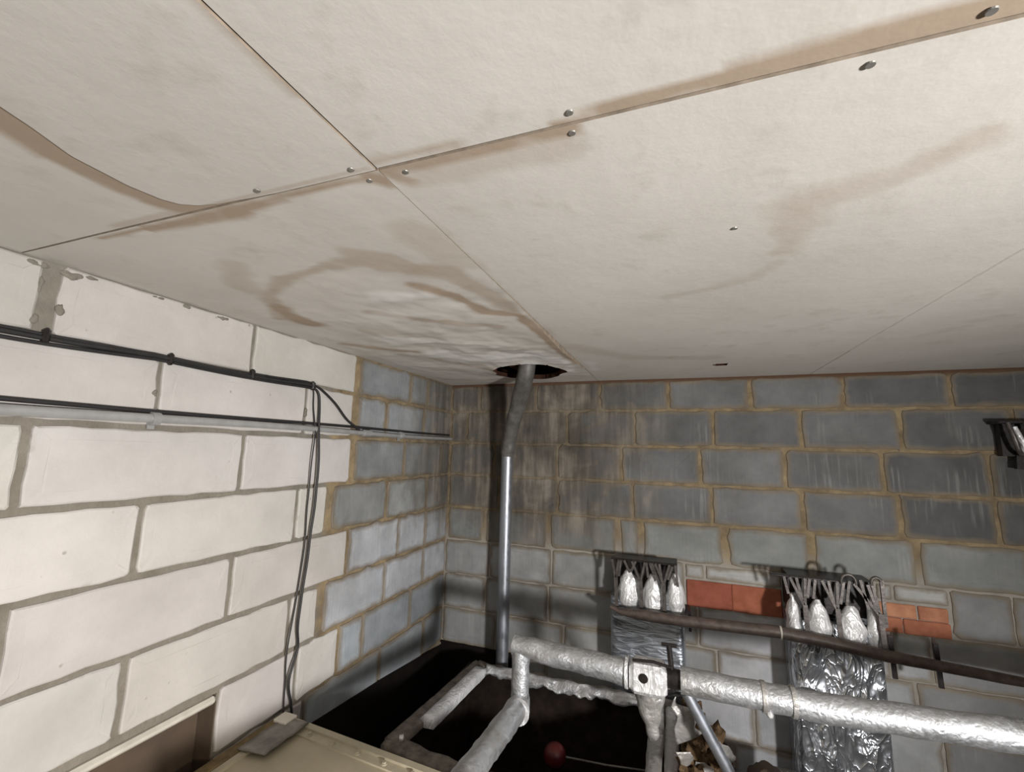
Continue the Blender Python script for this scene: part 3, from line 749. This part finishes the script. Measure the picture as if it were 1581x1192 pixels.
for (xa, xb, zb) in ((1.245, 1.232, 1.14), (1.383, 1.392, 1.15), (1.412, 1.447, 1.13), (1.452, 1.462, 1.15), (1.535, 1.545, 1.12)):
    MB().bar((xa, -.213, 1.228), (xb, -.216, zb), .012, .01, (0, 1, 0)).build('hanger_strap', STRAP, t)
t = thing('foil_duct', 'bright crinkled foil wrapped duct on back wall between orange brick patches', 'duct', group='foil wrapped ducts on the back wall')
sheet_box(2.075, 2.452, -.205, -.012, 0.0, 1.03, .016, .015, 11, 5.0).build('duct_body', FOIL_DUCT, t, True)
MB().bevbox((1.985, -.245, 1.236), (2.34, -.215, 1.246), .003).build('hanger_rail', BLACK, t)
MB().box((2.08, -.150, 1.06), (2.445, -.012, 1.232)).build('back_plate', BLACK, t)
for i, (x, rx, z1) in enumerate(((2.086, .036, 1.15), (2.192, .062, 1.135), (2.328, .066, 1.125), (2.412, .028, 1.155))):
    lobe((x, -.195), rx, .048, .955, z1, i * 2.3 + 7).build('foil_lobe', FOIL_LOBE, t, True)
for b__, a1, a2, lp in ((2.128, 2.07, 2.135, False), (2.262, 2.205, 2.268, False), (2.430, 2.335, 2.408, False)):
    vstrap(t, b__, -.248, a1, a2, 1.24, 1.105, .96, lp)
MB().bar((2.178, -.248, 1.24), (2.165, -.248, 1.15), .012, .01, (0, 1, 0)).build('hanger_strap', STRAP, t)
MB().bar((2.318, -.248, 1.25), (2.300, -.248, 1.14), .012, .01, (0, 1, 0)).build('hanger_strap', STRAP, t)
MB().bar((2.445, -.248, 1.27), (2.448, -.248, 1.06), .014, .012, (0, 1, 0)).build('hanger_strap', STRAP, t)
MB().bar((2.362, -.248, 1.26), (2.385, -.248, 1.13), .012, .01, (0, 1, 0)).build('hanger_strap', STRAP, t)
for (xa, xb, zb) in ((2.045, 2.06, 1.16), (2.098, 2.118, 1.14), (2.232, 2.25, 1.13), (2.295, 2.275, 1.14), (2.39, 2.42, 1.12), (2.155, 2.14, 1.15)):
    MB().bar((xa, -.246, 1.24), (xb, -.248, zb), .012, .01, (0, 1, 0)).build('hanger_strap', STRAP, t)
for (xa, xb, zz) in ((2.285, 2.345, 1.262), (2.405, 2.445, 1.27)):
    c = (xa + xb) / 2; r = (xb - xa) / 2
    MB().tube([(c + r * math.cos(a), -.248, zz - .018 + (r + .005) * math.sin(a)) for a in np.linspace(-.3, math.pi + .3, 14)], .0075, 8).build('strap_loop', STRAP, t, True)

t = thing('strap_hanger', 'black strap hanger high on back wall at right edge', 'hanger')
MB().bevbox((3.02, -.10, 2.015), (3.42, -.012, 2.03), .003).build('hanger_rail', BLACK, t)
MB().box((3.045, -.05, 1.86), (3.40, -.012, 2.015)).build('back_plate', BLACK, t)
for x in (3.05, 3.115, 3.20, 3.29):
    mb = MB()
    mb.tube([(x, -.10, 2.02), (x + .012, -.11, 1.95), (x + .028, -.10, 1.885), (x + .05, -.08, 1.865), (x + .062, -.07, 1.90), (x + .066, -.06, 1.99)], .010, 8, None, 0, True, 18, .03)
    mb.build('strap_loop', STRAP, t, True)
for x in (3.085, 3.16, 3.25):
    MB().tube([(x, -.075, 2.0), (x + .018, -.085, 1.93), (x + .028, -.075, 1.87)], .012, 10, .01, .004).build('foil_strip', FOIL_LOBE, t, True)
MB().bar((3.105, -.05, 1.87), (3.10, -.05, 1.80), .03, .02).build('hanger_foot', BLACK, t)

# ------------------------------------------------------------------ brown pipe along the back wall
t = thing('brown_pipe', 'rusty brown pipe running across in front of both foil ducts', 'pipe')
pp = [(1.19, -.262, .985), (1.24, -.268, .968), (1.55, -.27, .966), (2.0, -.27, .980), (2.2, -.27, .968), (2.43, -.27, .944), (2.9, -.27, .920), (3.9, -.27, .87)]
MB().tube(pp, lambda q: .012 + .016 * min(1, q * 18) if q < .25 else max(.0175, .028 - .018 * max(0, (q - .42)) * 2.2), 16, .04, .0015, True, 12).build('pipe_run', BROWN_PIPE, t, True)
for x, z in ((2.46, .942), (2.625, .934)):
    MB().bar((x, -.242, z + .085), (x + .006, -.242, z - .10), .018, .010).build('pipe_bracket', BLACK, t)
MB().bar((1.60, -.238, 1.01), (1.60, -.238, .91), .014, .010).bar((1.60, -.238, .966), (1.60, 0, .966), .014, .012).build('pipe_bracket', BLACK, t)
MB().tube([(2.008, -.27, .979), (2.016, -.27, .979)], .031, 14).build('cable_tie', LINTEL, t, True)

# ------------------------------------------------------------------ foil lagged pipes above the tank
t = thing('lagged_pipe', 'foil lagged pipe with riser and elbows over the tank', 'pipe')
MB().tube([(.948, -2.3, .935), (.931, -1.5, .852), (.922, -1.02, .800)], .043, 20, .025, .006, True, 26).build('lower_run', FOIL_PIPE, t, True)
MB().tube([(.9235, -1.04, .775), (.917, -1.0, .80), (.914, -.998, 1.03)], .0385, 20, .02, .007, True, 26, .02).build('riser', FOIL_PIPE, t, True)
MB().tube([(.884, -1.0, 1.016), (1.1, -1.0, 1.004), (1.352, -1.0, .992)], lambda q: .040 + .008 * q, 22, .022, .008, True, 24).build('upper_run', FOIL_PIPE, t, True)
MB().tube([(1.346, -1.0, .992), (1.356, -1.0, .992)], .056, 24).build('end_flange', FOIL_LOBE, t, True)['label'] = 'bright end flange ring'
MB().tube([(.933, -1.085, .798), (.9285, -1.062, .80)], .0475, 20).build('joint_band', FOIL_LOBE, t, True)

t = thing('valve', 'foil wrapped valve box with black lever between lagged pipes', 'valve')
mb = MB().bevbox((1.362, -1.055, .938), (1.498, -.945, 1.045), .018); mb.build('valve_box', FOIL_LOBE, t)
MB().cyl((1.415, -1.054, 1.005), (0, -1, 0), .017, .004, 14).build('spindle_hole', BLACK, t, True)
MB().tube([(1.375, -1.03, 1.052), (1.45, -1.03, 1.058), (1.515, -1.03, 1.048)], .006, 8).build('lever', BLACK, t, True)
MB().tube([(1.517, -1.0, .955), (1.515, -1.0, 1.02), (1.507, -1.0, 1.115)], .010, 8).tube([(1.48, -1.0, 1.115), (1.535, -1.0, 1.115)], .007, 8).build('spindle', BLACK, t, True)
MB().tube([(1.498, -1.0, 1.0), (1.545, -1.0, 1.0)], .034, 14).build('union_nut', BLACK, t, True)
# lagging hanging down from the valve to the tank rim
V = []; F = []; n, k = 12, 14
for i in range(k + 1):
    q = i / k
    for j in range(n):
        a = 2 * math.pi * j / n
        cx = 1.428 + .012 * q; cy = -.985 + .03 * q; cz = .955 - .20 * q
        r = .062 - .046 * q
        p = Vector((cx + r * math.cos(a), cy + r * .6 * math.sin(a), cz)); e = .012 * mnoise.noise(p * 34)
        V.append((p.x + e * math.cos(a), p.y + e * math.sin(a), p.z + .02 * mnoise.noise(p * 9)))
for i in range(k):
    for j in range(n): F.append((i * n + j, (i + 1) * n + j, (i + 1) * n + (j + 1) % n, i * n + (j + 1) % n))
F.append(tuple(range(n))); F.append(tuple(k * n + j for j in range(n - 1, -1, -1)))
ob('drop_lagging', V, F, FOIL_RIM, t, True)

t = thing('lagged_main', 'thick foil lagged pipe crossing right side in front of bright duct', 'pipe')
MB().tube([(1.545, -1.0, 1.0), (2.0, -1.0, .996), (2.506, -1.0, 1.022), (3.9, -1.0, 1.09)], .0455, 24, .025, .0035, True, 22).build('pipe_lagging', FOIL_PIPE, t, True)
for x, z in ((1.81, .997), (1.90, .998)):
    MB().tube([(x, -1.0, z), (x + .014, -1.0, z)], .0495, 22).build('lagging_band', FOIL_RIM, t, True)
MB().sphere((1.83, -1.03, .955), .011).build('band_stud', FOIL_LOBE, t, True)

t = thing('drain_pipe', 'thin grey pipe slanting down right below the thick lagged pipe', 'pipe')
MB().tube([(1.563, -.985, .955), (1.715, -.95, .675)], .0205, 16, .03, .001).build('pipe_run', GALV, t, True)
MB().tube([(1.702, -.953, .70), (1.722, -.948, .66)], .028, 14).build('end_fitting', BLACK, t, True)
MB().tube([(1.715, -.95, .672), (1.95, -.92, .630), (2.15, -.90, .60)], .018, 14, .03, .001).build('tail_pipe', CONDUIT, t, True)

# ------------------------------------------------------------------ open tank
t = thing('water_tank', 'open rusty water tank with foil lagged rim and dark inside', 'tank')
b_ = MB(); X0, X1, Y0, Y1, ZR = .335, 1.525, -1.06, -.235, .545
b_.box((X0, Y0, .02), (X0 + .012, Y1, ZR)); b_.box((X1 - .012, Y0, .02), (X1, Y1, ZR)); b_.box((X0, Y0, .02), (X1, Y0 + .012, ZR)); b_.box((X0, Y1 - .012, .02), (X1, Y1, ZR)); b_.box((X0, Y0, 0), (X1, Y1, .02))
b_.build('tank_shell', RUST, t)
def rim_strip(x0, y0, x1, y1, w, h, mat_, nm, sdv, amp=.008):
    # lumpy flat strip following a line
    a = Vector((x0, y0, 0)); c = Vector((x1, y1, 0)); L = (c - a).length; k = int(L / .03); d = (c - a).normalized(); s_ = Vector((-d.y, d.x, 0))
    V = []; F = []; pr = [(-w / 2, 0), (-w / 2, h * .8), (-w * .3, h), (0, h), (w * .3, h), (w / 2, h * .8), (w / 2, 0)]
    m_ = len(pr)
    for i in range(k + 1):
        p = a.lerp(c, i / k)
        for (u, z) in pr:
            q = p + s_ * u; e = amp * mnoise.noise(Vector((q.x * 14 + sdv, q.y * 14, u * 30))); V.append((q.x + e * .6, q.y + e * .6, ZR - .02 + z + e))
    for i in range(k):
        for j in range(m_ - 1): F.append((i * m_ + j, i * m_ + j + 1, (i + 1) * m_ + j + 1, (i + 1) * m_ + j))
    F.append(tuple(range(m_ - 1, -1, -1))); F.append(tuple(k * m_ + j for j in range(m_)))
    return ob(nm, V, F, mat_, t, True)
rim_strip(.340, -1.05, .40, -.24, .085, .03, RIM, 'side_rim', 1)
rim_strip(.31, -1.045, 1.0, -1.12, .075, .025, RIM, 'front_rim', 2)
rim_strip(.39, -.262, 1.50, -.266, .07, .03, RIM, 'back_rim', 3, .012)
rim_strip(1.432, -1.06, 1.43, -.26, .066, .034, FOIL_RIM, 'side_rim', 4)
rim_strip(1.502, -1.06, 1.498, -.26, .06, .026, FOIL_RIM, 'side_rim', 5)
rim_strip(.412, -.875, .442, -.33, .072, .046, FOIL_PALE, 'foil_strip', 6, .010)['label'] = 'bright foil strip on left rim'
MB().tube([(.37, -1.04, .56), (.385, -1.03, .56)], .014, 10, None, .003).build('rim_bolt', FOIL_LOBE, t, True)
# torn foil hanging off the back rim
V = []; F = []; k = 70; m_ = 6
for i in range(k + 1):
    x = .47 + (1.46 - .47) * i / k
    dr = .035 + .05 * abs(mnoise.noise(Vector((x * 6, 2, 0)))) + .03 * abs(mnoise.noise(Vector((x * 17, 5, 0))))
    for j in range(m_):
        q = j / (m_ - 1); e = .016 * mnoise.noise(Vector((x * 16, q * 2.5, 4)))
        V.append((x, -.290 - .03 * math.sin(q * 1.5) + e, .572 - dr * q + .010 * mnoise.noise(Vector((x * 12, q, 1)))))
for i in range(k):
    for j in range(m_ - 1): F.append((i * m_ + j, i * m_ + j + 1, (i + 1) * m_ + j + 1, (i + 1) * m_ + j))
o = ob('torn_foil', V, F, FOIL_PIPE, t, True)
md = o.modifiers.new('thick', 'SOLIDIFY'); md.thickness = .004
# ball float inside
t = thing('ball_float', 'red plastic ball float on thin arm inside the dark tank', 'float')
MB().sphere((.955, -.56, .355), .055, (1, 1, 1), 24, 16).build('float_ball', RED, t, True)
MB().tube([(1.01, -.56, .36), (1.20, -.55, .365), (1.50, -.52, .38)], .005, 8).build('float_arm', GALV_DULL, t, True)

# torn glass fibre insulation beside the tank
t = thing('torn_insulation', 'heap of torn brown fibre insulation and foil beside tank', 'insulation')
def lump(c, r, sc, amp, fs, material, name, nu=40, nv=28):
    mb = MB().sphere(c, r, sc, nu, nv)
    V = []
    for v in mb.v:
        p = Vector(v); d = (p - Vector(c)).normalized(); e = amp * (mnoise.noise(p * fs) + .6 * mnoise.noise(p * fs * 2.4)); V.append(tuple(p + d * e))
    mb.v = [(x, y, max(z, .002)) for x, y, z in V]
    return mb.build(name, material, t, True)
lump((1.63, -.62, .30), .18, (.60, 1.9, 1.72), .04, 22, FIBRE, 'fibre_lump', 56, 40)
lump((1.585, -.80, .585), .062, (.8, 1.2, 1.2), .055, 27, FIBRE, 'fibre_lump')
lump((1.655, -.62, .56), .075, (.9, 1.6, 1.0), .055, 27, FIBRE, 'fibre_lump')
lump((1.60, -.36, .54), .07, (.8, 1.5, 1.0), .055, 27, FIBRE, 'fibre_lump')
def flap(P0, P1, P2, P3, amp, seed, material=FOIL_RIM):
    n = 12; V = []; F = []
    for i in range(n + 1):
        for j in range(n + 1):
            u, v = i / n, j / n
            p = (Vector(P0) * (1 - u) + Vector(P1) * u) * (1 - v) + (Vector(P3) * (1 - u) + Vector(P2) * u) * v
            e = amp * mnoise.noise(p * 16 + Vector((seed, 0, 0))); V.append((p.x + e, p.y - e, p.z + e))
    for i in range(n):
        for j in range(n): F.append((i * (n + 1) + j, (i + 1) * (n + 1) + j, (i + 1) * (n + 1) + j + 1, i * (n + 1) + j + 1))
    o = ob('foil_flap', V, F, material, t, True); md = o.modifiers.new('thick', 'SOLIDIFY'); md.thickness = .003
flap((1.51, -.93, .90), (1.575, -.90, .86), (1.62, -.82, .74), (1.545, -.88, .72), .045, 3, FOIL_RIM)
flap((1.53, -.90, .70), (1.57, -.87, .69), (1.60, -.80, .60), (1.55, -.84, .58), .03, 8)
flap((1.66, -.78, .70), (1.70, -.74, .68), (1.76, -.62, .57), (1.72, -.66, .56), .03, 12)
flap((1.60, -.86, .66), (1.63, -.84, .65), (1.66, -.76, .55), (1.63, -.78, .54), .03, 17)

# low plinth and curved offcut to the right of the tank
o = MB().bevbox((1.86, -.62, 0), (2.04, -.30, .40), .012).build('concrete_plinth', CONCRETE, None)
tag(o, 'low concrete plinth at the wall below the thick lagged pipe', 'plinth')
t = thing('curved_offcut', 'dark arched offcut with pale splinter on plinth under the lagged pipe', 'offcut')
V = []; F = []; k = 16
for i in range(k + 1):
    a = math.pi * (.06 + .84 * i / k); w_ = .012 + .004 * math.sin(i * 1.7)
    for (r, y) in ((.082, -.50), (.082 - w_, -.50), (.082 - w_, -.44), (.082, -.44)):
        V.append((1.895 - r * 1.0 * math.cos(a), y + .012 * math.sin(i), .402 + r * .95 * math.sin(a)))
for i in range(k):
    for j in range(4): F.append((4 * i + j, 4 * i + (j + 1) % 4, 4 * i + 4 + (j + 1) % 4, 4 * i + 4 + j))
F.append((3, 2, 1, 0)); F.append((4 * k, 4 * k + 1, 4 * k + 2, 4 * k + 3))
ob('arch_piece', V, F, DARK_BOARD, t)
MB().add([(1.845, -.475, .402), (1.955, -.475, .402), (1.95, -.475, .452), (1.905, -.475, .475), (1.86, -.475, .44), (1.845, -.455, .402), (1.955, -.455, .402), (1.95, -.455, .452), (1.905, -.455, .475), (1.86, -.455, .44)],
         [(0, 1, 2, 3, 4), (9, 8, 7, 6, 5), (0, 5, 6, 1), (1, 6, 7, 2), (2, 7, 8, 3), (3, 8, 9, 4), (4, 9, 5, 0)]).build('back_piece', OFFCUT, t)
MB().bar((1.955, -.52, .50), (2.02, -.53, .403), .022, .008, (0, 1, 0)).build('splinter', OFFCUT, t)

# ------------------------------------------------------------------ beige covered tank in the foreground
t = thing('tank_cover', 'beige covered tank with bolted flange beside the left wall', 'tank')
ZL = .75
BX0, BX1 = .068, 1.25
def yb(x): return -1.362 - .052 * (x / .8)
def slab(x0, x1, off0, off1, z0, z1):
    # slab that follows the slightly skewed back edge
    v = [(x0, yb(x0) - off1, z0), (x1, yb(x1) - off1, z0), (x1, yb(x1) - off0, z0), (x0, yb(x0) - off0, z0)]
    v += [(x, y, z1) for x, y, z in v]
    return MB().add(v, [(0, 3, 2, 1), (4, 5, 6, 7), (0, 1, 5, 4), (1, 2, 6, 5), (2, 3, 7, 6), (3, 0, 4, 7)])
slab(BX0 + .03, BX1 - .03, .03, 1.15, 0, .70).build('tank_body', BEIGE, t)
slab(BX0 + .012, BX1 - .012, .055, 1.14, .70, ZL - .012).build('cover_panel', BEIGE, t)
slab(BX0, BX1, 0, .026, .70, ZL + .003).build('rear_lip', BEIGE_EDGE, t)
slab(BX0 + .014, BX1, .026, .060, .70, ZL - .006).build('rear_flange', BEIGE_EDGE, t)
MB().add([(BX0, yb(BX0) - .026, .70), (BX0, -2.5, .70), (BX0 + .022, -2.5, .70), (BX0 + .022, yb(BX0) - .026, .70), (BX0, yb(BX0) - .026, ZL), (BX0, -2.5, ZL), (BX0 + .022, -2.5, ZL), (BX0 + .022, yb(BX0) - .026, ZL)],
         [(0, 1, 2, 3), (7, 6, 5, 4), (0, 4, 5, 1), (1, 5, 6, 2), (2, 6, 7, 3), (3, 7, 4, 0)]).build('side_lip', BEIGE_EDGE, t)
bolt = None
for x in (.11, .215, .33, .45, .57, .69, .81, .93, 1.05, 1.17):
    if bolt is None:
        bolt = MB().cyl((0, 0, 0), (0, 0, 1), .011, .003, 14).cyl((0, 0, .003), (0, 0, 1), .0075, .006, 6).build('bolt', BEIGE_EDGE, t)
    else:
        bolt = bolt.copy(); COL.objects.link(bolt)
    bolt.location = (x, yb(x) - .043, ZL - .006)
V = []; F = []
for i in range(9):
    for j in range(7):
        u, v = i / 8, j / 6
        x = .058 + .115 * v + .008 * mnoise.noise(Vector((u * 3, v * 3, 0))); y = -1.395 - .20 * u + .015 * v
        V.append((x, y, ZL + .006 + .004 * mnoise.noise(Vector((u * 4, v * 4, 5)))))
for i in range(8):
    for j in range(6): F.append((i * 7 + j, i * 7 + j + 1, (i + 1) * 7 + j + 1, (i + 1) * 7 + j))
o = ob('tape_patch', V, F, TAPE, t, True); md = o.modifiers.new('thick', 'SOLIDIFY'); md.thickness = .004; o['label'] = 'crumpled grey tape patch at the corner'
o = MB().bevbox((.040, -1.43, ZL + .005), (.105, -1.372, ZL + .018), .003).build('card_scrap', WHITE_CARD, None)
tag(o, 'small off-white card scrap on corner of the beige tank', 'scrap')
o = MB().bevbox((.014, -2.5, .70), (.064, -1.37, .752), .005).build('timber_batten', WOOD, None)
tag(o, 'rough brown timber batten between beige tank and left wall', 'batten')
